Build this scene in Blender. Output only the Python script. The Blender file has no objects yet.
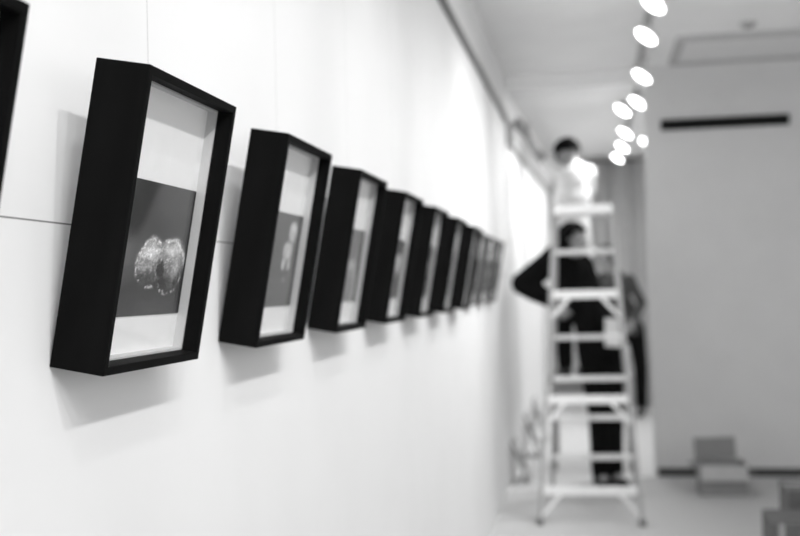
import bpy, bmesh, math, random
from mathutils import Vector, Matrix, noise
random.seed(4)
C = bpy.context.scene.collection
V = Vector
EYE = 1.43                     # camera height
WX = -0.634                    # the picture wall
PY = 8.494                     # plane of the grey partition
CEIL, CEIL2, BACK = 3.05, 2.94, 13.4

# ------------------------------------------------------------------ materials
def principled(name, v, rough=0.6, metal=0.0, spec=0.3, var=0.0, scale=8.0, bump=0.0, stretch=(1, 1, 1)):
    m = bpy.data.materials.new(name); m.use_nodes = True
    nt = m.node_tree; b = nt.nodes['Principled BSDF']
    b.inputs['Roughness'].default_value = rough
    b.inputs['Metallic'].default_value = metal
    b.inputs['Specular IOR Level'].default_value = spec
    tc = nt.nodes.new('ShaderNodeTexCoord'); mp = nt.nodes.new('ShaderNodeMapping')
    mp.inputs['Scale'].default_value = stretch
    nt.links.new(tc.outputs['Object'], mp.inputs['Vector'])
    n = nt.nodes.new('ShaderNodeTexNoise'); n.inputs['Scale'].default_value = scale; n.inputs['Detail'].default_value = 5
    nt.links.new(mp.outputs['Vector'], n.inputs['Vector'])
    r = nt.nodes.new('ShaderNodeValToRGB')
    lo, hi = v * (1 - var), min(1, v * (1 + var))
    r.color_ramp.elements[0].color = (lo, lo, lo, 1); r.color_ramp.elements[1].color = (hi, hi, hi, 1)
    r.color_ramp.elements[0].position = 0.3; r.color_ramp.elements[1].position = 0.7
    nt.links.new(n.outputs['Fac'], r.inputs['Fac']); nt.links.new(r.outputs['Color'], b.inputs['Base Color'])
    if bump:
        bp = nt.nodes.new('ShaderNodeBump'); bp.inputs['Strength'].default_value = bump; bp.inputs['Distance'].default_value = 0.002
        nt.links.new(n.outputs['Fac'], bp.inputs['Height']); nt.links.new(bp.outputs['Normal'], b.inputs['Normal'])
    return m

def emission(name, strength):
    m = bpy.data.materials.new(name); m.use_nodes = True
    nt = m.node_tree; nt.nodes.clear()
    o = nt.nodes.new('ShaderNodeOutputMaterial'); e = nt.nodes.new('ShaderNodeEmission')
    e.inputs['Strength'].default_value = strength
    nt.links.new(e.outputs[0], o.inputs[0]); return m

def glass_mat(name):
    m = bpy.data.materials.new(name); m.use_nodes = True
    nt = m.node_tree; nt.nodes.clear()
    o = nt.nodes.new('ShaderNodeOutputMaterial'); t = nt.nodes.new('ShaderNodeBsdfTransparent')
    g = nt.nodes.new('ShaderNodeBsdfGlossy'); g.inputs['Roughness'].default_value = 0.02
    t.inputs[0].default_value = (.96, .96, .96, 1)
    lw = nt.nodes.new('ShaderNodeLayerWeight'); lw.inputs['Blend'].default_value = 0.5
    pw = nt.nodes.new('ShaderNodeMath'); pw.operation = 'POWER'; pw.inputs[1].default_value = 5
    nt.links.new(lw.outputs['Facing'], pw.inputs[0])
    f = nt.nodes.new('ShaderNodeMath'); f.operation = 'MULTIPLY_ADD'; f.inputs[1].default_value = .5; f.inputs[2].default_value = .02
    nt.links.new(pw.outputs[0], f.inputs[0])
    mx = nt.nodes.new('ShaderNodeMixShader')
    nt.links.new(f.outputs[0], mx.inputs[0]); nt.links.new(t.outputs[0], mx.inputs[1]); nt.links.new(g.outputs[0], mx.inputs[2])
    nt.links.new(mx.outputs[0], o.inputs[0]); return m

def print_mat(name):
    m = bpy.data.materials.new(name); m.use_nodes = True
    nt = m.node_tree; b = nt.nodes['Principled BSDF']; b.inputs['Roughness'].default_value = 0.55
    b.inputs['Specular IOR Level'].default_value = 0.1
    a = nt.nodes.new('ShaderNodeAttribute'); a.attribute_name = 'picture'
    nt.links.new(a.outputs['Color'], b.inputs['Base Color']); return m

def panel_wall_mat(name, v):
    """White painted panels: one horizontal joint at 1.52 m and faint vertical joints above it."""
    m = principled(name, v, 0.55, spec=0.25, var=0.015, scale=3, bump=0.03)
    nt = m.node_tree; b = nt.nodes['Principled BSDF']
    tc = nt.nodes.new('ShaderNodeTexCoord'); s = nt.nodes.new('ShaderNodeSeparateXYZ')
    nt.links.new(tc.outputs['Object'], s.inputs[0])
    def mth(op, a, bb):
        n = nt.nodes.new('ShaderNodeMath'); n.operation = op
        for i, q in enumerate((a, bb)):
            if isinstance(q, (int, float)): n.inputs[i].default_value = q
            elif q is not None: nt.links.new(q, n.inputs[i])
        return n.outputs[0]
    hz = mth('LESS_THAN', mth('ABSOLUTE', mth('SUBTRACT', s.outputs['Z'], 1.521), None), 0.0011)
    k = mth('PINGPONG', mth('SUBTRACT', s.outputs['Y'], 1.534), 0.3345)
    vt = mth('MULTIPLY', mth('LESS_THAN', k, 0.0009), mth('GREATER_THAN', s.outputs['Z'], 1.521))
    fac = mth('MAXIMUM', mth('MULTIPLY', hz, 0.75), mth('MULTIPLY', vt, 0.6))
    mx = nt.nodes.new('ShaderNodeMix'); mx.data_type = 'RGBA'
    src = b.inputs['Base Color'].links[0].from_socket
    nt.links.new(fac, mx.inputs['Factor']); nt.links.new(src, mx.inputs['A']); mx.inputs['B'].default_value = (.06, .06, .06, 1)
    nt.links.new(mx.outputs['Result'], b.inputs['Base Color'])
    return m

M = dict(
    wall=panel_wall_mat('white_panel_paint', 0.74),
    bwall=principled('white_paint', 0.90, 0.6, var=0.01),
    cutoff=principled('light_cutoff_grey', 0.50, 0.6, var=0.02),  # grey put in for the wall's dimmer top above the lamp beams
    ceil=principled('ceiling_paint', 0.88, 0.8, var=0.02, scale=4, bump=0.05),
    ceil2=principled('ceiling_paint_light', 0.8, 0.8, var=0.02, scale=4),
    part=principled('grey_paint', 0.73, 0.7, var=0.02, scale=5),
    back=principled('grey_back_paint', 0.66, 0.7, var=0.03, scale=3),
    floor=principled('grey_carpet', 0.52, 0.9, var=0.08, scale=60, bump=0.3, spec=0.1),
    floor2=principled('pale_floor', 0.85, 0.35, var=0.02, scale=5),
    base=principled('dark_skirting', 0.07, 0.6, var=0.1),
    rail=principled('dark_rail_metal', 0.12, 0.45, var=0.1),
    black=principled('black_stained_wood', 0.003, 0.65, spec=0.06, var=0.35, scale=30, bump=0.12, stretch=(1, 1, .15)),
    greyw=principled('grey_stained_wood', 0.06, 0.5, var=0.2, scale=30, stretch=(1, 1, .15)),
    greyl=principled('pale_grey_wood', 0.42, 0.5, var=0.1, scale=30, stretch=(1, 1, .15)),
    mat=principled('mat_board', 0.92, 0.8, var=0.015, scale=40),
    spacer=principled('white_spacer', 0.60, 0.7, var=0.01),
    glass=glass_mat('picture_glass'), pic=print_mat('photo_print'),
    slot=principled('black_vent_paint', 0.008, 0.6, var=0.2),
    can=principled('white_lamp_enamel', 0.75, 0.4, var=0.01),
    track=principled('lamp_track', 0.42, 0.5, var=0.02),
    bulb=emission('lit_lamp_face', 14.0),
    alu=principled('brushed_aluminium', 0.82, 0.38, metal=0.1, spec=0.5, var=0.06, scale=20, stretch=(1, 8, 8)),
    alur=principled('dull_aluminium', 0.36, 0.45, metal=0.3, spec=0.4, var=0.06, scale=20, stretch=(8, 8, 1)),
    rubber=principled('grey_rubber', 0.16, 0.8, var=0.1),
    card=principled('cardboard', 0.29, 0.85, var=0.06, scale=25),  # box body kept darker for the front flap's shadow
    card_lit=principled('lit_cardboard', 0.42, 0.85, var=0.06, scale=25),  # same card, with the light on the tilted front flap put into its colour
    cardi=principled('cardboard_inside', 0.27, 0.9, var=0.06, scale=25),
    cardd=principled('dark_cardboard', 0.135, 0.8, var=0.08, scale=25),
    tape=principled('packing_tape', 0.40, 0.35, var=0.05),
    wood=principled('table_wood', 0.34, 0.5, var=0.1, scale=12, stretch=(1, 6, 6)),
    metal=principled('grey_metal', 0.30, 0.4, metal=0.6),
    curtain=principled('grey_curtain', 0.56, 0.9, var=0.03, scale=6),
    vent=principled('vent_grey', 0.70, 0.6, var=0.03),
    vent2=principled('vent_dark_grey', 0.5, 0.6, var=0.03),
    skin=principled('skin', 0.34, 0.55, var=0.06, scale=14),
    hair=principled('black_hair', 0.006, 0.8, spec=0.05, var=0.4, scale=60, stretch=(1, 1, .2)),
    eye=principled('eye_dark', 0.03, 0.2),
    lip=principled('lip', 0.2, 0.5),
    wshirt=principled('white_cotton', 0.85, 0.9, var=0.03, scale=18, bump=0.2),
    bshirt=principled('black_wool', 0.008, 0.95, spec=0.05, var=0.3, scale=40, bump=0.2),
    gshirt=principled('grey_checked_cotton', 0.075, 0.9, var=0.35, scale=22, bump=0.2),
    trousers=principled('black_trouser_cloth', 0.008, 0.95, spec=0.05, var=0.3, scale=30, bump=0.2),
    shoe=principled('black_leather', 0.012, 0.5, var=0.2),
    paper=principled('white_paper', 0.8, 0.8, var=0.01),
)

# ------------------------------------------------------------------ helpers
def obj(name, bm, mat, parent=None, smooth=False, bevel=0.0):
    me = bpy.data.meshes.new(name)
    bmesh.ops.recalc_face_normals(bm, faces=bm.faces[:])
    bm.to_mesh(me); bm.free()
    if mat is not None: me.materials.append(mat)
    if smooth:
        for p in me.polygons: p.use_smooth = True
    o = bpy.data.objects.new(name, me); C.objects.link(o)
    if parent is not None: o.parent = parent
    if bevel:
        b = o.modifiers.new('edge', 'BEVEL'); b.width = bevel; b.segments = 2; b.limit_method = 'ANGLE'
    return o

def box(bm, lo, hi):
    lo, hi = V(lo), V(hi)
    vs = [bm.verts.new((x, y, z)) for x in (lo.x, hi.x) for y in (lo.y, hi.y) for z in (lo.z, hi.z)]
    for f in ((0, 1, 3, 2), (4, 6, 7, 5), (0, 4, 5, 1), (2, 3, 7, 6), (0, 2, 6, 4), (1, 5, 7, 3)):
        bm.faces.new([vs[i] for i in f])
    return vs

def bar(bm, a, b, w, h, side=V((1, 0, 0))):
    """A square-section bar from a to b, w along side and h across it."""
    a, b = V(a), V(b); d = (b - a).normalized()
    s = (side - d * side.dot(d)).normalized(); t = d.cross(s)
    vs = []
    for p in (a, b):
        for i, j in ((-1, -1), (1, -1), (1, 1), (-1, 1)):
            vs.append(bm.verts.new(p + s * w / 2 * i + t * h / 2 * j))
    bm.faces.new(vs[:4]); bm.faces.new(vs[4:])
    for i in range(4): bm.faces.new((vs[i], vs[(i + 1) % 4], vs[4 + (i + 1) % 4], vs[4 + i]))

def prism(bm, pts, d):
    """Polygon pts (3D) swept by the vector d."""
    a = [bm.verts.new(V(p)) for p in pts]; b = [bm.verts.new(V(p) + V(d)) for p in pts]
    bm.faces.new(a); bm.faces.new(b[::-1]); n = len(pts)
    for i in range(n): bm.faces.new((a[i], a[(i + 1) % n], b[(i + 1) % n], b[i]))

def basis(d):
    d = d.normalized(); u = d.orthogonal().normalized(); return u, d.cross(u)

def cap(bm, p0, p1, r0, r1, n=14, u=None, su=1.0, sv=1.0):
    """A tapered limb with round ends; u, su, sv flatten its section."""
    p0, p1 = V(p0), V(p1); d = (p1 - p0); L = d.length; d.normalize()
    if u is None: u, v = basis(d)
    else:
        u = (V(u) - d * V(u).dot(d)).normalized(); v = d.cross(u)
    rings = []
    for k in range(4):
        a = math.pi / 2 * (1 - k / 4); rings.append((-r0 * math.sin(a) * .999, r0 * math.cos(a)))
    rings[0] = (-r0, 0)
    rings.append((0, r0)); rings.append((L, r1))
    for k in range(1, 4):
        a = math.pi / 2 * k / 4; rings.append((L + r1 * math.sin(a), r1 * math.cos(a)))
    rings.append((L + r1, 0))
    prev = None
    for t, r in rings:
        c = p0 + d * t
        if r == 0: cur = [bm.verts.new(c)]
        else: cur = [bm.verts.new(c + u * (math.cos(2 * math.pi * i / n) * r * su) + v * (math.sin(2 * math.pi * i / n) * r * sv)) for i in range(n)]
        if prev is not None:
            for i in range(n):
                j = (i + 1) % n
                if len(prev) == 1: bm.faces.new((prev[0], cur[i], cur[j]))
                elif len(cur) == 1: bm.faces.new((prev[i], prev[j], cur[0]))
                else: bm.faces.new((prev[i], prev[j], cur[j], cur[i]))
        prev = cur

def cyl(bm, p0, p1, r0, r1=None, n=20, caps=True):
    p0, p1 = V(p0), V(p1); r1 = r0 if r1 is None else r1
    u, v = basis(p1 - p0)
    a = [bm.verts.new(p0 + (u * math.cos(2 * math.pi * i / n) + v * math.sin(2 * math.pi * i / n)) * r0) for i in range(n)]
    b = [bm.verts.new(p1 + (u * math.cos(2 * math.pi * i / n) + v * math.sin(2 * math.pi * i / n)) * r1) for i in range(n)]
    for i in range(n): bm.faces.new((a[i], a[(i + 1) % n], b[(i + 1) % n], b[i]))
    if caps: bm.faces.new(a); bm.faces.new(b)
    return a, b

def ell(bm, c, R, r, nu=20, nv=12):
    """Ellipsoid with radii r in the frame R (3x3) about c."""
    m = Matrix.Translation(V(c)) @ R.to_4x4() @ Matrix.Diagonal((r[0], r[1], r[2], 1))
    bmesh.ops.create_uvsphere(bm, u_segments=nu, v_segments=nv, radius=1, matrix=m)

def fuse(name, bm, mat, parent, voxel=0.008, smooth=6):
    """One continuous skin over all the pieces in bm."""
    me = bpy.data.meshes.new('tmp'); bm.to_mesh(me); bm.free()
    t = bpy.data.objects.new('tmp', me); C.objects.link(t)
    r = t.modifiers.new('r', 'REMESH'); r.mode = 'VOXEL'; r.voxel_size = voxel; r.use_smooth_shade = True
    s = t.modifiers.new('s', 'SMOOTH'); s.factor = 0.5; s.iterations = smooth
    dg = bpy.context.evaluated_depsgraph_get(); dg.update()
    out = bpy.data.meshes.new_from_object(t.evaluated_get(dg))
    bpy.data.objects.remove(t); bpy.data.meshes.remove(me)
    out.name = name; out.materials.clear(); out.materials.append(mat)
    for p in out.polygons: p.use_smooth = True
    o = bpy.data.objects.new(name, out); C.objects.link(o)
    if parent is not None: o.parent = parent
    return o

def tag(o, label=None, cat=None, group=None, kind=None):
    if label: o['label'] = label
    if cat: o['category'] = cat
    if group: o['group'] = group
    if kind: o['kind'] = kind
    return o

def thing(name, label, cat, loc=(0, 0, 0), group=None):
    o = bpy.data.objects.new(name, None); o.empty_display_size = .05; C.objects.link(o); o.location = loc
    return tag(o, label, cat, group)

def struct(name, bm, mat, label, cat):
    return tag(obj(name, bm, mat), label, cat, kind='structure')

def local(o, p): return V(p) - V(o.location)

# ------------------------------------------------------------------ the setting
RX, RY = 3.3, -3.2            # right wall, open end behind the camera
bm = bmesh.new(); box(bm, (WX - .12, RY, 0), (WX, PY, CEIL + .1))
struct('wall_left', bm, M['wall'], 'long white panelled gallery wall carrying the row of framed pictures', 'wall')
bm = bmesh.new(); prism(bm, [(WX, PY, 0), (-.5, BACK, 0), (-.62, BACK, 0), (WX - .12, PY, 0)], (0, 0, CEIL2 + .1))
struct('wall_back_left', bm, M['bwall'], 'bright white wall of the far room beyond the row of pictures', 'wall')
# unseen right side, openings added for soft fill light: low wall, piers and lintel
bm = bmesh.new(); box(bm, (RX, RY, 0), (RX + .1, PY, .25)); box(bm, (RX, RY, 2.9), (RX + .1, PY, CEIL + .1)); box(bm, (RX, 6.3, .25), (RX + .1, PY, 2.9))
for y in (RY, 0, 3.1): box(bm, (RX, y, .25), (RX + .1, y + .12, 2.9))
struct('wall_right', bm, M['part'], 'unseen right side of the gallery with openings added for fill light', 'wall')
bm = bmesh.new(); box(bm, (.408, PY, 0), (RX + .1, PY + .16, CEIL + .1))
struct('wall_partition', bm, M['part'], 'plain grey partition wall behind the open cardboard box', 'wall')
bm = bmesh.new(); box(bm, (WX, PY, CEIL2), (.408, PY + .16, CEIL + .1))
struct('trim_1', bm, M['bwall'], 'shallow white beam where the ceiling drops above the stepladder', 'beam')
bm = bmesh.new(); box(bm, (-.9, BACK, 0), (RX + .1, BACK + .1, CEIL2 + .1))
struct('wall_back', bm, M['back'], 'grey end wall of the far room behind the people', 'wall')
bm = bmesh.new(); box(bm, (RX, PY + .16, 0), (RX + .1, BACK, .2)); box(bm, (RX, PY + .16, 2.8), (RX + .1, BACK, CEIL2 + .1)); box(bm, (RX, PY + .16, .2), (RX + .1, PY + .4, 2.8)); box(bm, (RX, 10.8, .2), (RX + .1, 10.95, 2.8))  # openings added so fill light reaches the far floor and end wall
struct('wall_back_right', bm, M['back'], 'unseen right side of the far room with openings added for fill light', 'wall')
FL = [(WX - .1, 7.75, 0), (.408, PY, 0)]                         # where the carpet meets the pale floor
bm = bmesh.new(); prism(bm, [(WX - .1, RY, 0), (RX + .1, RY, 0), (RX + .1, PY, 0), FL[1], FL[0]], (0, 0, -.1))
struct('floor', bm, M['floor'], 'grey gallery floor under the stepladder and the boxes', 'floor')
bm = bmesh.new(); prism(bm, [FL[0], FL[1], (RX + .1, PY, 0), (RX + .1, BACK + .1, 0), (WX - .1, BACK + .1, 0)], (0, 0, -.1))
struct('floor_back', bm, M['floor2'], 'bright pale floor of the far room behind the stepladder', 'floor')
bm = bmesh.new(); box(bm, (WX - .1, RY, CEIL), (RX + .1, PY + .16, CEIL + .1))
struct('ceiling', bm, M['ceil'], 'light grey gallery ceiling holding the lamp track', 'ceiling')
bm = bmesh.new(); box(bm, (WX - .1, PY + .16, CEIL2), (RX + .1, BACK + .1, CEIL2 + .1))
struct('ceiling_back', bm, M['ceil2'], 'lower pale ceiling of the far room above the person on the table', 'ceiling')
bm = bmesh.new(); box(bm, (.43, PY - .014, 0), (RX, PY, .062))
tag(obj('baseboard_partition', bm, M['base'], bevel=.003), 'dark baseboard along the foot of the grey partition wall', 'baseboard', kind='structure')
# picture rail along the top of the wall, ends where the ceiling drops
bm = bmesh.new(); box(bm, (WX, RY, 2.685), (WX + .022, PY - .02, 2.722)); box(bm, (WX, RY, 2.722), (WX + .012, PY - .02, 2.732))
struct('trim_2', bm, M['rail'], 'dark picture rail running along the top of the long white wall', 'rail')
# grey strip standing in for the lamps' light cutoff on the far wall
def bx(y): return WX + .132 * (y - PY) / (BACK - PY)
bm = bmesh.new(); prism(bm, [(bx(PY + .02), PY + .02, 2.53), (bx(PY + .02) + .05, PY + .02, 2.53), (bx(BACK) + .05, BACK, 2.53), (bx(BACK), BACK, 2.53)], (0, 0, .17))
struct('shade_band', bm, M['cutoff'], 'grey band standing in for the light cutoff along the top of the far wall', 'trim')

# ------------------------------------------------------------------ pictures
FW, FH, FD, TILT = .3155, .3679, .0685, .1817
T = .011                       # face width of the moulding
GREC, MREC = .021, .037        # glass and mat behind the front edge

def sm(a, b, x):
    t = max(0, min(1, (x - a) / (b - a))); return t * t * (3 - 2 * t)
def nz(x, y, s, k=0): return noise.noise(V((x * s, y * s, k * 7.3)))
def fbm(x, y, s, k=0): return noise.fractal(V((x * s, y * s, k * 3.7)), 0.7, 2.0, 6)
def blob(u, v, cu, cv, ru, rv): return math.hypot((u - cu) / ru, (v - cv) / rv)

def pic0(u, v):
    g = .10 + .05 * v + .02 * fbm(u, v, 3, 9)
    return g + .35 * (1 - sm(.7, 1, blob(u, v, .5, .45, .25, .3)))
def pic1(u, v):
    # a pale, glassy, furrowed lump floating on a grey ground
    g = .062 + .05 * sm(.2, .9, v) * sm(.3, .9, u) + .07 * (1 - sm(.0, .30, abs(v - .47 - .35 * (u - .3)))) * (1 - sm(.2, .55, u)) + .03 * (1 - sm(0, .2, v))
    g += .014 * fbm(u, v, 2.5, 1)
    g *= 1 - .93 * (1 - sm(.03, .17, abs(u - .42 - .34 * (v - 1)))) * sm(.5, .72, v)
    g *= 1 - .75 * (1 - sm(.0, .25, abs(u - .95))) * sm(.0, .3, v) * (1 - sm(.3, .5, v)) * .6
    wob = .13 * fbm(u, v, 5, 2)
    lb = blob(u, v, .555, .385, .175, .205); rb = blob(u, v, .79, .375, .185, .225)
    d = min(lb, rb) + wob
    m = 1 - sm(.85, 1.08, d)
    top = sm(.22, .50, v)
    st = fbm(u * 1.3 + .25 * fbm(u, v, 4, 3), v * .7, 9, 4)
    rid = 1 - sm(.0, .16, abs(st)); rid2 = 1 - sm(.0, .10, abs(fbm(u, v, 14, 8)))
    body = .06 + .26 * top + .38 * rid * (.30 + .7 * top) + .28 * rid2 * (.25 + .75 * top) + .10 * fbm(u, v, 18, 5)
    body += .38 * max(0, 1 - sm(.2, 1, blob(u, v, .54, .48, .13, .07)), .8 * (1 - sm(.2, 1, blob(u, v, .80, .50, .12, .06))), .55 * (1 - sm(.2, 1, blob(u, v, .86, .36, .07, .12))))
    body -= .38 * (1 - sm(.3, 1, blob(u, v, .68, .36, .06, .09))) + .20 * (1 - sm(.3, 1, blob(u, v, .70, .22, .10, .10)))
    edge = 1 - sm(.0, .09, abs(d - .90))
    dots = (1 - sm(.0, .3, abs(fbm(u, v, 11, 6) - .25)))
    body = max(.03, body)
    see = m * (.25 + .75 * sm(.14, .38, v + .12 * st))
    return max(.02, g * (1 - see) + body * see + edge * dots * .6 * sm(.1, .3, v + .12))
def pic2(u, v):
    g = .15 + .02 * fbm(u, v, 3, 3)
    w = .04 * fbm(u, v, 9, 2)
    a = 1 - sm(.7, 1.05, blob(u, v, .80, .80, .10, .14) + w)
    b = 1 - sm(.7, 1.05, blob(u, v, .74, .60, .12, .12) + w)
    l1 = 1 - sm(.6, 1.1, blob(u, v, .68, .46, .045, .08)); l2 = 1 - sm(.6, 1.1, blob(u, v, .80, .46, .045, .08))
    c = .6 * (1 - sm(.4, 1.1, blob(u, v, .74, .29, .06, .04)))
    dk = 1 - sm(.4, 1.1, blob(u, v, .76, .70, .09, .03))
    return g + .5 * max(a, b, l1, l2, c * .6) * (1 - .6 * dk) * (.85 + .4 * fbm(u, v, 10, 4))
def pic3(u, v):
    g = .15 + .04 * v + .02 * fbm(u, v, 4, 5)
    d = blob(u, v, .66, .22, .28, .40) + .08 * fbm(u, v, 6, 6)
    m = 1 - sm(.8, 1.02, d)
    return g * (1 - m) + m * (.24 + .26 * (1 - sm(0, .35, abs(d - .8))) + .06 * fbm(u, v, 10, 7))
def pic4(u, v):
    g = .06 + .04 * (1 - v)
    return g + .5 * max(1 - sm(.6, 1.1, blob(u, v, .78, .60, .16, .18) + .1 * fbm(u, v, 6, 8)), .5 * (1 - sm(.6, 1.1, blob(u, v, .6, .25, .16, .25))))
def pic5(u, v):
    g = .07 + .10 * (1 - sm(0, .8, v))
    return g + .4 * (1 - sm(.5, 1.1, blob(u, v, .75, .66, .2, .13) + .12 * fbm(u, v, 6, 1)))
def pic6(u, v):
    return .16 + .22 * (1 - sm(.5, 1.2, blob(u, v, .6, .4, .4, .3) + .15 * fbm(u, v, 5, 2)))
def pic7(u, v):
    return .10 + .25 * (1 - sm(.5, 1.2, blob(u, v, .7, .5, .2, .4) + .15 * fbm(u, v, 5, 4)))
PICS = [pic0, pic1, pic2, pic3, pic4, pic5, pic6, pic7]

def print_mesh(name, fn, nu=110, nv=70, x=FD - MREC + .0012):
    """The photo paper, flat on the mat, the width of the box's inside, with a black right-hand border."""
    u0, u1, z0, z1 = T, FW - T, .062, .2385
    verts, cols, faces = [], [], []
    for j in range(nv + 1):
        for i in range(nu + 1):
            u, v = i / nu, j / nv
            verts.append((x, u0 + (u1 - u0) * u, z0 + (z1 - z0) * v))
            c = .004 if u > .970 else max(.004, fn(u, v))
            cols += [c, c, c, 1]
    for j in range(nv):
        for i in range(nu):
            a = j * (nu + 1) + i; faces.append((a, a + 1, a + nu + 2, a + nu + 1))
    # the paper's thickness: a back face joined along the edge
    n = len(verts)
    loop = [i for i in range(nu + 1)] + [j * (nu + 1) + nu for j in range(1, nv + 1)] + [nv * (nu + 1) + i for i in range(nu - 1, -1, -1)] + [j * (nu + 1) for j in range(nv - 1, 0, -1)]
    for k in loop:
        verts.append((verts[k][0] - .0004, verts[k][1], verts[k][2])); cols += cols[4 * k:4 * k + 4]
    L = len(loop)
    for q in range(L): faces.append((loop[(q + 1) % L], loop[q], n + q, n + (q + 1) % L))
    faces.append([n + q for q in range(L)][::-1])
    me = bpy.data.meshes.new(name); me.from_pydata(verts, [], faces)
    at = me.attributes.new('picture', 'FLOAT_COLOR', 'POINT'); at.data.foreach_set('color', cols)
    me.materials.append(M['pic']); me.update(); return me

def ring_box(bm, x0, x1, lo, hi, t):
    """A rectangular tube: outer lo..hi in (y, z), wall thickness t, from x0 to x1."""
    def rect(d): return [(lo[0] + d, lo[1] + d), (hi[0] - d, lo[1] + d), (hi[0] - d, hi[1] - d), (lo[0] + d, hi[1] - d)]
    o, i = rect(0), rect(t)
    vo = [[bm.verts.new((x, *p)) for p in o] for x in (x0, x1)]; vi = [[bm.verts.new((x, *p)) for p in i] for x in (x0, x1)]
    for k in range(4):
        q = (k + 1) % 4
        bm.faces.new((vo[0][k], vo[0][q], vo[1][q], vo[1][k])); bm.faces.new((vi[0][q], vi[0][k], vi[1][k], vi[1][q]))
        bm.faces.new((vo[1][k], vo[1][q], vi[1][q], vi[1][k])); bm.faces.new((vo[0][q], vo[0][k], vi[0][k], vi[0][q]))

def frame_parts(root, wood, printmesh, FD=FD, GREC=GREC, MREC=MREC):
    bm = bmesh.new(); ring_box(bm, 0, FD, (0, 0), (FW, FH), T); obj('moulding', bm, wood, root, bevel=.0012)
    bm = bmesh.new(); box(bm, (.004, T, T), (FD - MREC - .003, FW - T, FH - T)); obj('backing_board', bm, M['spacer'], root)
    bm = bmesh.new(); ring_box(bm, FD - MREC, FD - GREC - .002, (T, T), (FW - T, FH - T), .0025); obj('spacer', bm, M['spacer'], root)
    bm = bmesh.new(); box(bm, (FD - MREC - .002, T + .0004, T + .0004), (FD - MREC, FW - T - .0004, FH - T - .0004)); obj('mat_board', bm, M['mat'], root)
    o = bpy.data.objects.new('photo_print', printmesh); C.objects.link(o); o.parent = root
    bm = bmesh.new(); box(bm, (FD - GREC - .002, T + .0003, T + .0003), (FD - GREC, FW - T - .0003, FH - T - .0003)); obj('glass', bm, M['glass'], root)

LAB = [
    'black deep picture frame cut off by the left edge of the photo',
    'largest whole black picture frame, its print showing a pale glassy lump on grey',
    'black picture frame with a small white figure on a plain grey print',
    'black picture frame whose grey print shows a pale rounded shape at the bottom',
    'fourth whole black picture frame along the wall, a bright spot on its dark print',
    'fifth whole black picture frame along the wall, print fading paler downwards',
    'black picture frame just before the last black one in the row',
    'last deep black picture frame of the row, before the thinner grey ones',
    'first thin dark grey picture frame after the last deep black one',
    'middle one of the three thin grey picture frames ending the row',
    'last thin grey picture frame, at the far end of the long white wall',
]
Y1, SP = 1.217, .5949
proto = {}
for k in range(11):
    r = thing('picture_frame', LAB[k], 'picture frame', (WX + .0004, Y1 + SP * (k - 1), EYE - .08), 'framed photographs on the white wall')
    r.rotation_euler = (0, TILT, 0)
    pm = print_mesh('photo_print', PICS[k] if k < 8 else PICS[3 + k % 4], *((180, 120) if k == 1 else (100, 64)), **({} if k < 8 else dict(x=.03 - .016 + .0012)))
    if k < 8: key, wood = 'b', M['black']
    else: key, wood = 'g', M['greyw']
    if key not in proto:
        frame_parts(r, wood, pm, *(() if k < 8 else (.03, .008, .016))); proto[key] = [c for c in r.children]
    else:
        for c in proto[key]:
            d = c.copy(); C.objects.link(d); d.parent = r
            if c.name.startswith('photo_print'): d.data = pm
# frames leaning at the foot of the far wall
def leaning(y, w, h, out, label):
    xw = bx(y) if y > PY else WX
    a = math.atan2(out, h)
    r = thing('leaning_picture_frame', label, 'picture frame', (xw + out + .004, y, .0), 'framed photographs waiting on the floor')
    r.rotation_euler = (0, -a, 0)
    L = math.hypot(out, h)
    bm = bmesh.new(); ring_box(bm, -.008, .014, (0, .006), (w, L), .016); obj('moulding', bm, M['greyl'], r, bevel=.001)
    bm = bmesh.new(); box(bm, (-.008, .02, .026), (.002, w - .02, L - .02)); obj('mat_board', bm, M['mat'], r)
    bm = bmesh.new(); box(bm, (.0021, w * .3, L * .3), (.004, w * .72, L * .72)); obj('photo_print', bm, M['cardd'], r)
leaning(8.12, .30, .30, .115, 'nearest small frame leaning at the foot of the wall beside the stepladder')
leaning(9.35, .34, .36, .11, 'frame leaning at the wall foot between the two other leaning frames')
leaning(10.2, .34, .40, .11, 'farthest frame leaning at the wall foot, partly behind the stepladder rail')

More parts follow.
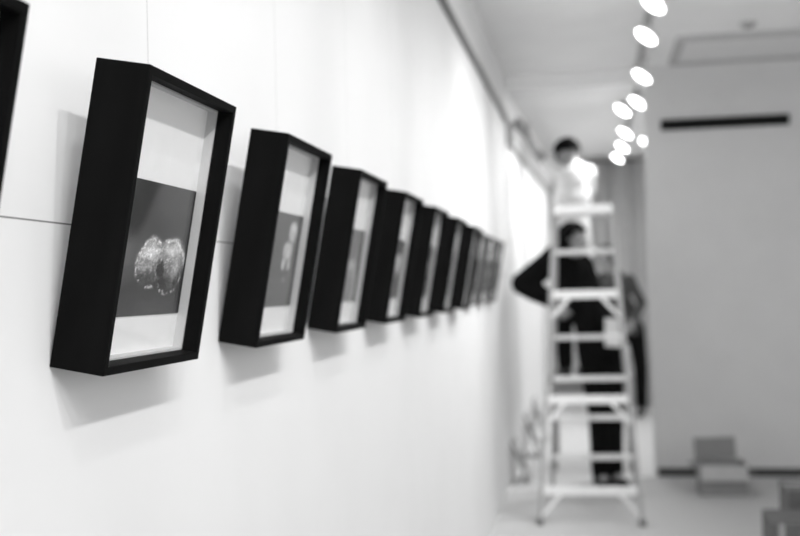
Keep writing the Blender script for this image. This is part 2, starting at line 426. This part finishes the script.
# ------------------------------------------------------------------ lamp track and lamps
bm = bmesh.new(); box(bm, (.345, -1, CEIL - .03), (.38, PY, CEIL))
tag(obj('lamp_track', bm, M['track'], bevel=.002), 'pale lamp track on the gallery ceiling in front of the beam', 'light track')
bm = bmesh.new(); box(bm, (.345, PY + .17, CEIL2 - .02), (.38, 13.1, CEIL2))
tag(obj('lamp_track', bm, M['track'], bevel=.002), 'pale lamp track on the far room ceiling beyond the beam', 'light track')
AIM = V((-.93, -.42, -1.28)).normalized()
def lamp(loc, label, aim=AIM, power=30, top=CEIL, spot=110, soft=.06):
    r = thing('track_spotlight', label, 'lamp', loc, 'lit spotlights along the ceiling tracks')
    q = V((0, 0, -1)).rotation_difference(aim)
    h = bpy.data.objects.new('housing', None)
    bm = bmesh.new()
    a, b = cyl(bm, (0, 0, .056), (0, 0, .0), .042, .072, 24, caps=False)
    c, d = cyl(bm, (0, 0, .054), (0, 0, .0), .039, .068, 24, caps=False)
    bm.faces.new(a); bm.faces.new(c)
    for i in range(24): bm.faces.new((b[i], b[(i + 1) % 24], d[(i + 1) % 24], d[i]))
    bpy.data.objects.remove(h)
    h = obj('housing', bm, M['can'], r, smooth=False); h.rotation_mode = 'QUATERNION'; h.rotation_quaternion = q
    bm = bmesh.new(); bmesh.ops.create_uvsphere(bm, u_segments=24, v_segments=10, radius=1, matrix=Matrix.Translation((0, 0, .007)) @ Matrix.Diagonal((.066, .066, .006, 1)))
    e = obj('bulb', bm, M['bulb'], r, smooth=True); e.rotation_mode = 'QUATERNION'; e.rotation_quaternion = q
    bm = bmesh.new(); s = -aim * .05
    cyl(bm, s, (s.x, s.y, top - loc[2] - .033), .009, n=10)
    box(bm, (s.x - .016, s.y - .045, top - loc[2] - .046), (s.x + .016, s.y + .045, top - loc[2] - .031))
    obj('stem', bm, M['track'], r)
    L = bpy.data.lights.new('spot_beam', 'SPOT'); L.energy = power; L.spot_size = math.radians(spot); L.spot_blend = 1.0; L.shadow_soft_size = soft
    l = bpy.data.objects.new('spot_beam', L); C.objects.link(l); l.parent = r
    l.location = aim * .012; l.rotation_mode = 'QUATERNION'; l.rotation_quaternion = V((0, 0, -1)).rotation_difference(aim)
    return r
PW = 11
bm = bmesh.new(); box(bm, (.985, -2.4, CEIL - .03), (1.02, 5.5, CEIL))  # unseen track added to carry the lamps that cast the picture shadows
tag(obj('lamp_track', bm, M['track'], bevel=.002), 'added second lamp track on the gallery ceiling, out of view', 'light track')
for k in range(-3, 10):                                            # unseen lamps added to set the picture shadows, each turned to one further on
    lamp((.97, -.14 + SP * k, 2.88), 'lit spotlight on the added track out of view', aim=V((-1.5, 1.5, -1.5)).normalized(), power=58, spot=58, soft=.055)
AIMF = V((-.96, 1.25, -1.40)).normalized()
for k in range(-2, 5):
    lamp((.34, .3 + 1.19 * k, 2.88), 'lit spotlight on the near track above the frame', aim=AIMF, power=20, spot=90, soft=.05)
for (x, y), lab in zip([(.342, 5.9), (.338, 6.654), (.368, 7.938)],
    ['topmost lit spotlight, cut by the top edge of the photo', 'second lit spotlight from the top, upper left of the ceiling vent', 'third lit spotlight from the top, just before the ceiling drops']):
    lamp((x, y, 2.88), lab, power=52)
AIM2 = V((-.93, -.4, -1.28)).normalized()
for (x, y), lab in zip([(.375, 8.969), (.267, 9.338), (.329, 10.759), (.327, 11.837), (.296, 12.837)],
    ['lit spotlight just beyond the beam, right one of a side-by-side pair', 'lit spotlight just beyond the beam, left one of a side-by-side pair', 'upper spotlight of the cluster of three glowing over the far room',
     'middle spotlight of the cluster of three glowing over the far room', 'lowest and farthest spotlight of the cluster of three over the far room']):
    lamp((x * .983, y * .983, 2.84), lab, aim=AIM2, power=55, top=CEIL2)
lamp((.552, 11.32, 2.84), 'small lit lamp half hidden by the edge of the grey partition', aim=V((-.5, -.4, -1)).normalized(), power=24, top=CEIL2)

# ------------------------------------------------------------------ ceiling vent, detector, slot
v = thing('ceiling_vent', 'large grey ceiling vent above the black slot in the partition', 'vent', (1.3, 7.9, CEIL))
bm = bmesh.new(); ring = [(.575, 7.49), (2.1, 7.49), (2.1, 8.36), (.575, 8.36)]
box(bm, (-.72, -.42, -.028), (.80, -.36, 0)); box(bm, (-.72, .38, -.028), (.80, .45, 0)); box(bm, (-.72, -.36, -.028), (-.66, .38, 0)); box(bm, (.74, -.36, -.028), (.80, .38, 0))
obj('frame', bm, M['vent2'], v, bevel=.003)
bm = bmesh.new(); box(bm, (-.66, -.36, -.008), (.74, .38, 0)); obj('panel', bm, M['vent'], v)
bm = bmesh.new()
for i in range(9): bar(bm, (-.66, -.30 + .08 * i, -.012), (.74, -.30 + .08 * i, -.012), .006, .03, V((0, .5, 1)))
obj('slats', bm, M['vent'], v)
d = thing('smoke_detector', 'small round grey detector on the ceiling in front of the vent', 'detector', (.996, 7.216, CEIL))
bm = bmesh.new(); cyl(bm, (0, 0, 0), (0, 0, -.014), .055, .05, 24); obj('base', bm, M['vent2'], d)
bm = bmesh.new(); cyl(bm, (0, 0, -.014), (0, 0, -.03), .038, .028, 24); obj('sensor_cap', bm, M['metal'], d)
v = thing('slot_vent', 'long black slot vent high on the grey partition wall', 'vent', (.982, PY, 2.61))
bm = bmesh.new(); h = .039
box(bm, (-.458, -.022, -h), (.458, 0, -h + .012)); box(bm, (-.458, -.022, h - .012), (.458, 0, h)); box(bm, (-.458, -.022, -h), (-.446, 0, h)); box(bm, (.446, -.022, -h), (.458, 0, h))
obj('frame', bm, M['slot'], v, bevel=.002)
bm = bmesh.new(); box(bm, (-.446, -.004, -h + .012), (.446, 0, h - .012)); obj('back_plate', bm, M['slot'], v)
bm = bmesh.new()
for i in range(3): bar(bm, (-.446, -.013, -.02 + .02 * i), (.446, -.013, -.02 + .02 * i), .003, .016, V((0, .6, 1)))
obj('louvres', bm, M['slot'], v)

# ------------------------------------------------------------------ curtain across the right of the end wall
c = thing('curtain', 'grey full-length curtain hanging on the end wall behind the people', 'curtain', (0, BACK - .09, 0))
bm = bmesh.new(); pts = []
n = 160; x0, x1 = .02, 1.5
fr = []; bk = []
for i in range(n + 1):
    x = x0 + (x1 - x0) * i / n
    y = .035 * math.sin(x * 32 + 1.5 * math.sin(x * 9)) + .012 * math.sin(x * 71)
    fr.append([bm.verts.new((x, y, z)) for z in (.02, 2.88)]); bk.append([bm.verts.new((x, y + .004, z)) for z in (.02, 2.88)])
for i in range(n):
    bm.faces.new((fr[i][0], fr[i + 1][0], fr[i + 1][1], fr[i][1])); bm.faces.new((bk[i + 1][0], bk[i][0], bk[i][1], bk[i + 1][1]))
    for q in (0, 1): bm.faces.new((fr[i][q], fr[i + 1][q], bk[i + 1][q], bk[i][q]))
for i in (0, n): bm.faces.new((fr[i][0], fr[i][1], bk[i][1], bk[i][0]))
obj('cloth', bm, M['curtain'], c, smooth=True)
bm = bmesh.new(); cyl(bm, (-.02, 0, 2.89), (1.54, 0, 2.89), .012); cyl(bm, (.0, 0, 2.89), (.0, .088, 2.89), .008); cyl(bm, (1.5, 0, 2.89), (1.5, .088, 2.89), .008)
obj('rod', bm, M['metal'], c)

# ------------------------------------------------------------------ stepladder (seen from its rear legs)
lad = thing('stepladder', 'tall aluminium stepladder standing in the middle of the gallery floor', 'ladder', (-.058, 7.2, 0))
TOPZ = 1.90
def near(s, z): t = z / TOPZ; return V(((.303 - .125 * t) * s, -.45 + .40 * t, z))
def far(s, z): t = z / TOPZ; return V(((.285 - .115 * t) * s + .02 * (1 - t), .50 - .44 * t, z))
for s in (-1, 1):
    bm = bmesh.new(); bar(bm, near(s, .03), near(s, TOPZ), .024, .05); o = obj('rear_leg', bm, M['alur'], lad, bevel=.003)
    bm = bmesh.new(); p = near(s, 0); box(bm, p + V((-.02, -.035, 0)), p + V((.02, .03, .035))); obj('rubber_foot', bm, M['rubber'], o, bevel=.004)
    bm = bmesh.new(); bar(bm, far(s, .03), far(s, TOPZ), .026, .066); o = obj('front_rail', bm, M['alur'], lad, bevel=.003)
    bm = bmesh.new(); p = far(s, 0); box(bm, p + V((-.022, -.04, 0)), p + V((.022, .04, .035))); obj('rubber_foot', bm, M['rubber'], o, bevel=.004)
for z in (.197, .733, 1.376):
    a, b = near(-1, z), near(1, z); e = V((.012, 0, 0))
    bm = bmesh.new(); box(bm, (a.x - .01, a.y - .012, z - .027), (b.x + .01, a.y + .014, z + .025)); o = obj('rear_brace_bar', bm, M['alu'], lad, bevel=.003)
    for s in (-1, 1):
        bm = bmesh.new(); q = near(s, z - .15); p = near(s * 1.0, z - .02) + V((-.115 * s, -.004, 0)); q.y = a.y - .02
        bar(bm, q + V((-.008 * s, 0, 0)), p, .022, .010, V((0, 0, 1))); obj('corner_brace', bm, M['alu'], o)
for z in (.283, .556, .822, 1.10, 1.375, 1.66):
    a, b = far(-1, z), far(1, z)
    bm = bmesh.new(); box(bm, (a.x, a.y - .045, z - .026), (b.x, a.y + .045, z - .02 + .024)); obj('step', bm, M['alu'], lad, bevel=.004)
bm = bmesh.new(); box(bm, (-.185, -.11, TOPZ - .02), (.185, .12, TOPZ + .04)); obj('top_cap', bm, M['alu'], lad, bevel=.008)
for s in (-1, 1):
    bm = bmesh.new(); m1, m2 = near(s, 1.02) + V((.018 * s, 0, 0)), far(s, 1.02) + V((.022 * s, 0, 0)); bar(bm, m1, m2, .006, .022, V((1, 0, 0))); obj('spreader', bm, M['alu'], lad)

# ------------------------------------------------------------------ table in the far room
tb = thing('work_table', 'low wooden table behind the stepladder with the white-shirted person standing on it', 'table', (-.08, 8.98, 0))
bm = bmesh.new(); box(bm, (-.29, -.30, .685), (.36, .32, .715)); obj('tabletop', bm, M['wood'], tb, bevel=.004)
bm = bmesh.new(); ring_pts = None
box(bm, (-.27, -.27, .60), (.34, -.25, .685)); box(bm, (-.27, .27, .60), (.34, .29, .685)); box(bm, (-.27, -.25, .60), (-.25, .27, .685)); box(bm, (.32, -.25, .60), (.34, .27, .685))
obj('apron', bm, M['wood'], tb)
for x, y in ((-.27, -.27), (.31, -.27), (-.27, .26), (.31, .26)):
    bm = bmesh.new(); prism(bm, [(x - .002, y - .002, .69), (x + .034, y - .002, .69), (x + .034, y + .034, .69), (x - .002, y + .034, .69)], (0, 0, -.69)); obj('leg', bm, M['wood'], tb, bevel=.003)

# ------------------------------------------------------------------ people
def hand(bm, wrist, d, nrm, side, curl=.5, s=1.0):
    """Palm, four fingers and thumb. d: along the hand, nrm: out of the palm, side: towards the thumb."""
    wrist, d, side = V(wrist), V(d).normalized(), V(side)
    side = (side - d * side.dot(d)).normalized(); nrm = d.cross(side) if nrm is None else V(nrm)
    nrm = (nrm - d * nrm.dot(d) - side * nrm.dot(side)).normalized()
    cap(bm, wrist, wrist + d * .085 * s, .03 * s, .035 * s, u=side, su=1.15, sv=.5)
    for i, (o, l) in enumerate(((.034, .075), (.012, .085), (-.011, .078), (-.033, .06))):
        p = wrist + d * .088 * s + side * o * s
        q = p + (d + side * o * 2.2 + nrm * curl * .5).normalized() * l * .5 * s
        e = q + (d * (1 - curl * .6) + side * o * 1.5 + nrm * curl * 1.3).normalized() * l * .5 * s
        cap(bm, p - d * .02, q, .0095 * s, .009 * s, 8); cap(bm, q, e, .009 * s, .0078 * s, 8)
    p = wrist + d * .03 * s + side * .03 * s
    q = p + (d * .7 + side * .8 + nrm * .2).normalized() * .045 * s
    cap(bm, p, q, .013 * s, .011 * s, 8); cap(bm, q, q + (d + side * .3 + nrm * curl).normalized() * .032 * s, .011 * s, .009 * s, 8)

def person(label, J, shirt, sleeve='long', bag=1.0, slim=0.0, face=(1, 0, 0), fwd=(0, -1, 0), hairlen=.3, hem=.0, curl=(.4, .4), loc=None, handdir=None, tilt=(0, 0, 0)):
    loc = V(loc); r = thing('person', label, 'person', loc)
    J = {k: V(p) - loc for k, p in J.items()}
    F = V(face).normalized(); up = (V((0, 0, 1)) + V(tilt)).normalized(); F = (F - up * F.dot(up)).normalized(); S = up.cross(F)      # S: the person's left
    R = Matrix((S, F, up)).transposed()
    hc = J['head']
    hp = lambda x, y, z: hc + R @ V((x, y, z))
    B = V(fwd).normalized()                                            # where the chest faces
    sl, sr, hl, hr = J['sl'], J['sr'], J['hl'], J['hr']
    chest = (sl + sr) / 2 + V((0, 0, -.10)); waist = (sl + sr) / 2 * .42 + (hl + hr) / 2 * .58; pel = (hl + hr) / 2
    side = (sl - sr).normalized(); sw = (sl - sr).length
    def torso(bm, g):
        g -= slim
        cap(bm, chest + V((0, 0, .05)), chest - V((0, 0, .14)), .135 + g, .125 + g, 20, u=side, su=max(.85, sw * .5 / .135 * .96), sv=.80)
        cap(bm, chest - V((0, 0, .1)), waist, .128 + g, .115 + g, 20, u=side, su=1.12, sv=.86)
        cap(bm, waist, pel + V((0, 0, .02)), .115 + g, .125 + g, 20, u=side, su=1.18, sv=.9)
        for s_ in (sl, sr): cap(bm, chest + V((0, 0, .05)), s_ - V((0, 0, .01)), .08 + g, .058 + g, 14)
        cap(bm, sl.lerp(sr, .3) + V((0, 0, .03)), sl.lerp(sr, .7) + V((0, 0, .03)), .055 + g, .055 + g, 14)
    bm = bmesh.new()
    # head: skull, face, jaw, nose, ears, brow, lips, neck
    ell(bm, hp(0, -.012, .022), R, (.074, .094, .092)); ell(bm, hp(0, .022, -.03), R, (.060, .066, .082)); ell(bm, hp(0, .045, -.082), R, (.038, .038, .030))
    cap(bm, hp(0, .086, .008), hp(0, .108, -.030), .010, .014, 10); ell(bm, hp(.012, .094, -.034), R, (.009, .01, .008), 8, 6); ell(bm, hp(-.012, .094, -.034), R, (.009, .01, .008), 8, 6)
    cap(bm, hp(.042, .072, .022), hp(-.042, .072, .022), .012, .012, 10)
    for s_ in (1, -1):
        ell(bm, hp(.076 * s_, -.01, -.008), R, (.010, .020, .032), 10, 8); ell(bm, hp(.04 * s_, .06, -.025), R, (.024, .022, .022), 10, 8)
    cap(bm, hp(.018, .083, -.062), hp(-.018, .083, -.062), .009, .009, 8)
    cap(bm, hp(0, -.015, -.06), (sl + sr) / 2 + V((0, 0, .045)), .054, .062, 16)
    torso(bm, -.012)
    for a, (s0, e, w) in enumerate((('sl', 'el', 'wl'), ('sr', 'er', 'wr'))):
        cap(bm, J[s0], J[e], .047, .038); cap(bm, J[e], J[w], .040, .027)
        dd = (J[w] - J[e]).normalized()
        if handdir and handdir[a] is not None: dd = V(handdir[a]).normalized()
        th = V((0, 0, 1)) if abs(dd.z) < .8 else B
        nr = dd.cross(th) * (1 if a == 0 else -1)
        hand(bm, J[w], dd, nr, th, curl[a])
    for h, k, an in (('hl', 'kl', 'al'), ('hr', 'kr', 'ar')):
        cap(bm, J[h], J[k], .078, .052); cap(bm, J[k], J[an], .052, .036)
        cap(bm, J[an], J[an] + B * .11 - V((0, 0, .045)), .036, .028)
    fuse('body', bm, M['skin'], r, .007, 3)
    # shirt
    bm = bmesh.new(); torso(bm, .010)
    cap(bm, waist, pel - V((0, 0, .02)), .128 - slim, .150 - slim * .5, 20, u=side, su=1.18, sv=.95)
    hemz = pel.z + hem
    for s0, e, w in (('sl', 'el', 'wl'), ('sr', 'er', 'wr')):
        if sleeve == 'long':
            cap(bm, J[s0], J[e], .064 * bag, .052 * bag); cap(bm, J[e], J[e].lerp(J[w], .93), .052 * bag, .040 * bag)
        else: cap(bm, J[s0], J[s0].lerp(J[e], .5), .068, .066)
    neck = (sl + sr) / 2 + V((0, 0, .055)); cap(bm, neck - V((0, 0, .05)), neck + (hc - neck).normalized() * .012, .085, .066, 16)
    sh = fuse('shirt', bm, shirt, r, .009, 5)
    bm2 = bmesh.new(); bm2.from_mesh(sh.data)
    for v_ in bm2.verts:                                               # cloth folds
        f_ = noise.noise(V((v_.co.x * 9, v_.co.y * 9, v_.co.z * 4)))
        v_.co += v_.normal * .007 * f_
        v_.co.z = max(v_.co.z, pel.z - .07 + hem)
    bm2.to_mesh(sh.data); bm2.free()
    # trousers
    bm = bmesh.new()
    cap(bm, pel + V((0, 0, .05)), pel - V((0, 0, .02)), .128, .135, 20, u=side, su=1.18, sv=.92)
    for h, k, an in (('hl', 'kl', 'al'), ('hr', 'kr', 'ar')):
        cap(bm, J[h], J[k], .098, .074); cap(bm, J[k], J[an] + V((0, 0, .02)), .074, .062)
    fuse('trousers', bm, M['trousers'], r, .010, 5)
    for an in ('al', 'ar'):
        bm = bmesh.new(); a = J[an]; fl = V((0, 0, -a.z)) if True else None
        g0 = a.z - .085
        heel = V((a.x, a.y, g0 + .042)) - B * .045; toe = V((a.x, a.y, g0 + .034)) + B * .155
        cap(bm, heel, toe, .042, .034, 14, u=side, su=.95, sv=.98); cap(bm, V((a.x, a.y, a.z + .01)), heel + B * .05, .045, .045, 12)
        so = fuse('shoe', bm, M['shoe'], r, .008, 3)
        bmn = bmesh.new(); bmn.from_mesh(so.data)
        for v_ in bmn.verts: v_.co.z = max(v_.co.z, g0)
        bmn.to_mesh(so.data); bmn.free()
    # hair, eyes, mouth
    bm = bmesh.new()
    ell(bm, (0, -.014, .026), Matrix.Identity(3), (.084, .106, .104), 32, 24)
    kill = []
    for f in bm.faces:
        c_ = f.calc_center_median()
        lim = .055 + .03 * (1 - abs(c_.x) / .08) if c_.y > .045 else (.02 if c_.y > .015 else -.02 - hairlen * .25 * min(1, (.015 - c_.y) / .06))
        if c_.z < lim: kill.append(f)
    bmesh.ops.delete(bm, geom=kill, context='FACES')
    for v_ in bm.verts:
        v_.co *= 1 + .05 * noise.noise(v_.co * 30)
        v_.co = hc + R @ v_.co
    ho = obj('hair', bm, M['hair'], r, smooth=True)
    so = ho.modifiers.new('thick', 'SOLIDIFY'); so.thickness = .016; so.offset = -1
    for s_ in (1, -1):
        bm = bmesh.new(); ell(bm, hp(.031 * s_, .079, .002), R, (.013, .009, .009), 12, 8); obj('eye', bm, M['eye'], r, smooth=True)
    bm = bmesh.new(); cap(bm, hp(.02, .088, -.0625), hp(-.02, .088, -.0625), .0065, .0065, 8); obj('mouth', bm, M['lip'], r, smooth=True)
    return r

# the one in white, standing on the table and reaching up to the end of the rail
A = dict(head=(-.19, 8.80, 2.452), sl=(-.275, 8.79, 2.33), sr=(-.025, 8.87, 2.315), el=(-.40, 8.72, 2.46), wl=(-.475, 8.62, 2.60),
         er=(-.04, 8.98, 2.05), wr=(-.12, 9.06, 1.90),
         hl=(-.255, 8.83, 1.63), hr=(-.105, 8.87, 1.63), kl=(-.245, 8.80, 1.20), kr=(-.095, 8.85, 1.20), al=(-.24, 8.82, .80), ar=(-.08, 8.87, .80))
person('person in a white shirt standing on the table, one arm raised to the rail', A, M['wshirt'], sleeve='short', face=(-.6, .75, -.1), fwd=(-.35, .95, 0), hairlen=-.2, hem=.0,
       loc=(-.135, 8.85, .715), curl=(.3, .5), tilt=(-.05, .05, 0), handdir=[(-.6, -.1, .75), None])
# the one in black behind the ladder, elbow out
Cc = dict(head=(-.135, 7.98, 1.745), sr=(-.255, 7.94, 1.635), sl=(-.09, 8.14, 1.57), er=(-.505, 7.96, 1.455), wr=(-.29, 7.88, 1.325),
          el=(.0, 8.04, 1.30), wl=(.095, 7.86, 1.17),
          hr=(-.045, 8.02, 1.0), hl=(.105, 8.06, 1.0), kr=(.005, 8.0, .52), kl=(.105, 8.05, .52), ar=(.005, 8.02, .085), al=(.105, 8.08, .085))
person('person all in black behind the stepladder with one elbow pointing at the wall', Cc, M['bshirt'], bag=1.55, slim=.022, face=(.85, -.5, -.1), fwd=(.45, -.9, 0), hairlen=.45,
       loc=(.055, 8.04, 0), curl=(.7, .5), hem=.0, handdir=[(.3, -.3, -.9), (.6, 0, -.7)])
D = dict(head=(.125, 12.22, 1.72), sl=(.38, 12.26, 1.48), sr=(.0, 12.32, 1.49), el=(.50, 12.22, 1.22), wl=(.40, 12.05, 1.04), er=(.0, 12.2, 1.22), wr=(.10, 12.03, 1.07),
         hl=(.43, 12.36, .95), hr=(.25, 12.38, .95), kl=(.475, 12.34, .50), kr=(.22, 12.35, .50), al=(.47, 12.38, .085), ar=(.20, 12.38, .085))
person('person in a grey shirt and black trousers standing far behind, right of the stepladder', D, M['gshirt'], face=(-.5, -.85, -.2), fwd=(-.2, -.98, 0), hairlen=.35,
       loc=(.33, 12.38, 0), hem=.0)
# sheet of paper held by the one in black
bm = bmesh.new(); prism(bm, [(.06, 7.735, 1.01), (.19, 7.745, 1.0), (.195, 7.76, 1.19), (.065, 7.75, 1.205)], (0, .003, 0))
tag(obj('paper_sheet', bm, M['paper']), 'white sheet held by the person in black behind the stepladder', 'paper')

# ------------------------------------------------------------------ cardboard boxes
b = thing('cardboard_box', 'open cardboard box with raised flaps on the floor by the partition', 'box', (.817, 7.85, 0))
t = .006; w, dp, h = .155, .15, .205
bm = bmesh.new()
box(bm, (-w, -dp, 0), (w, dp, t)); box(bm, (-w, -dp, t), (w, -dp + t, h)); box(bm, (-w, dp - t, t), (w, dp, h)); box(bm, (-w, -dp + t, t), (-w + t, dp - t, h)); box(bm, (w - t, -dp + t, t), (w, dp - t, h))
obj('carton', bm, M['card'], b)
bm = bmesh.new(); bar(bm, (.0, -dp - .003, h), (.0, -dp - .06, h - .095), 2 * w, .005); obj('flap', bm, M['card_lit'], b)
bm = bmesh.new(); bar(bm, (-.02, dp, h), (-.025, dp + .03, h + .145), 2 * w - .03, .005); obj('flap', bm, M['cardi'], b)
for s in (-1, 1):
    bm = bmesh.new(); bar(bm, (s * w, 0, h), (s * (w + .055), 0, h - (.02 if s < 0 else .08)), 2 * dp - .02, .005, V((0, 1, 0))); obj('flap', bm, M['cardi'], b)
b = thing('packing_carton', 'tall dark carton at the bottom right corner behind a lower one', 'box', (1.08, 5.55, 0))
bm = bmesh.new(); box(bm, (-.215, -.12, 0), (.25, .16, .452)); obj('carton', bm, M['cardd'], b, bevel=.004)
bm = bmesh.new(); box(bm, (-.21, .0, .452), (.245, .05, .4527)); obj('tape', bm, M['tape'], b)
b = thing('packing_carton', 'low dark carton with a pale tape strip at the bottom right corner', 'box', (.985, 5.22, 0))
bm = bmesh.new(); box(bm, (-.25, -.16, 0), (.27, .16, .375)); obj('carton', bm, M['cardd'], b, bevel=.004)
bm = bmesh.new(); box(bm, (-.222, -.1607, .0), (-.20, -.16, .372)); obj('tape', bm, M['tape'], b)

# ------------------------------------------------------------------ world, camera
w = bpy.data.worlds.new('fill_world'); bpy.context.scene.world = w; w.use_nodes = True  # even white world, ambient fill through the added openings
w.node_tree.nodes['Background'].inputs[0].default_value = (1, 1, 1, 1)
w.node_tree.nodes['Background'].inputs[1].default_value = 1.15

yaw, pitch, roll = .1726, .0199, -.025
fw = V((-math.sin(yaw) * math.cos(pitch), math.cos(yaw) * math.cos(pitch), math.sin(pitch)))
r0 = V((math.cos(yaw), math.sin(yaw), 0)); u0 = r0.cross(fw)
up = u0 * math.cos(roll) - r0 * math.sin(roll); rt = fw.cross(up)
cam = bpy.data.cameras.new('camera'); co = bpy.data.objects.new('camera', cam); C.objects.link(co)
mt = Matrix((rt, up, -fw)).transposed().to_4x4(); mt.translation = V((0, 0, EYE)); co.matrix_world = mt
cam.sensor_width = 36; cam.lens = 1111 / 800 * 36; cam.clip_start = .02
cam.dof.use_dof = True; cam.dof.focus_distance = 1.40; cam.dof.aperture_fstop = 3.6
sc = bpy.context.scene; sc.camera = co
sc.view_settings.view_transform = 'Standard'; sc.view_settings.look = 'None'
sc.view_settings.exposure = 0; sc.view_settings.gamma = 1; sc.view_settings.use_curve_mapping = False
sc.cycles.max_bounces = 12; sc.cycles.diffuse_bounces = 6; sc.cycles.sample_clamp_indirect = 8
sc.cycles.use_denoising = True
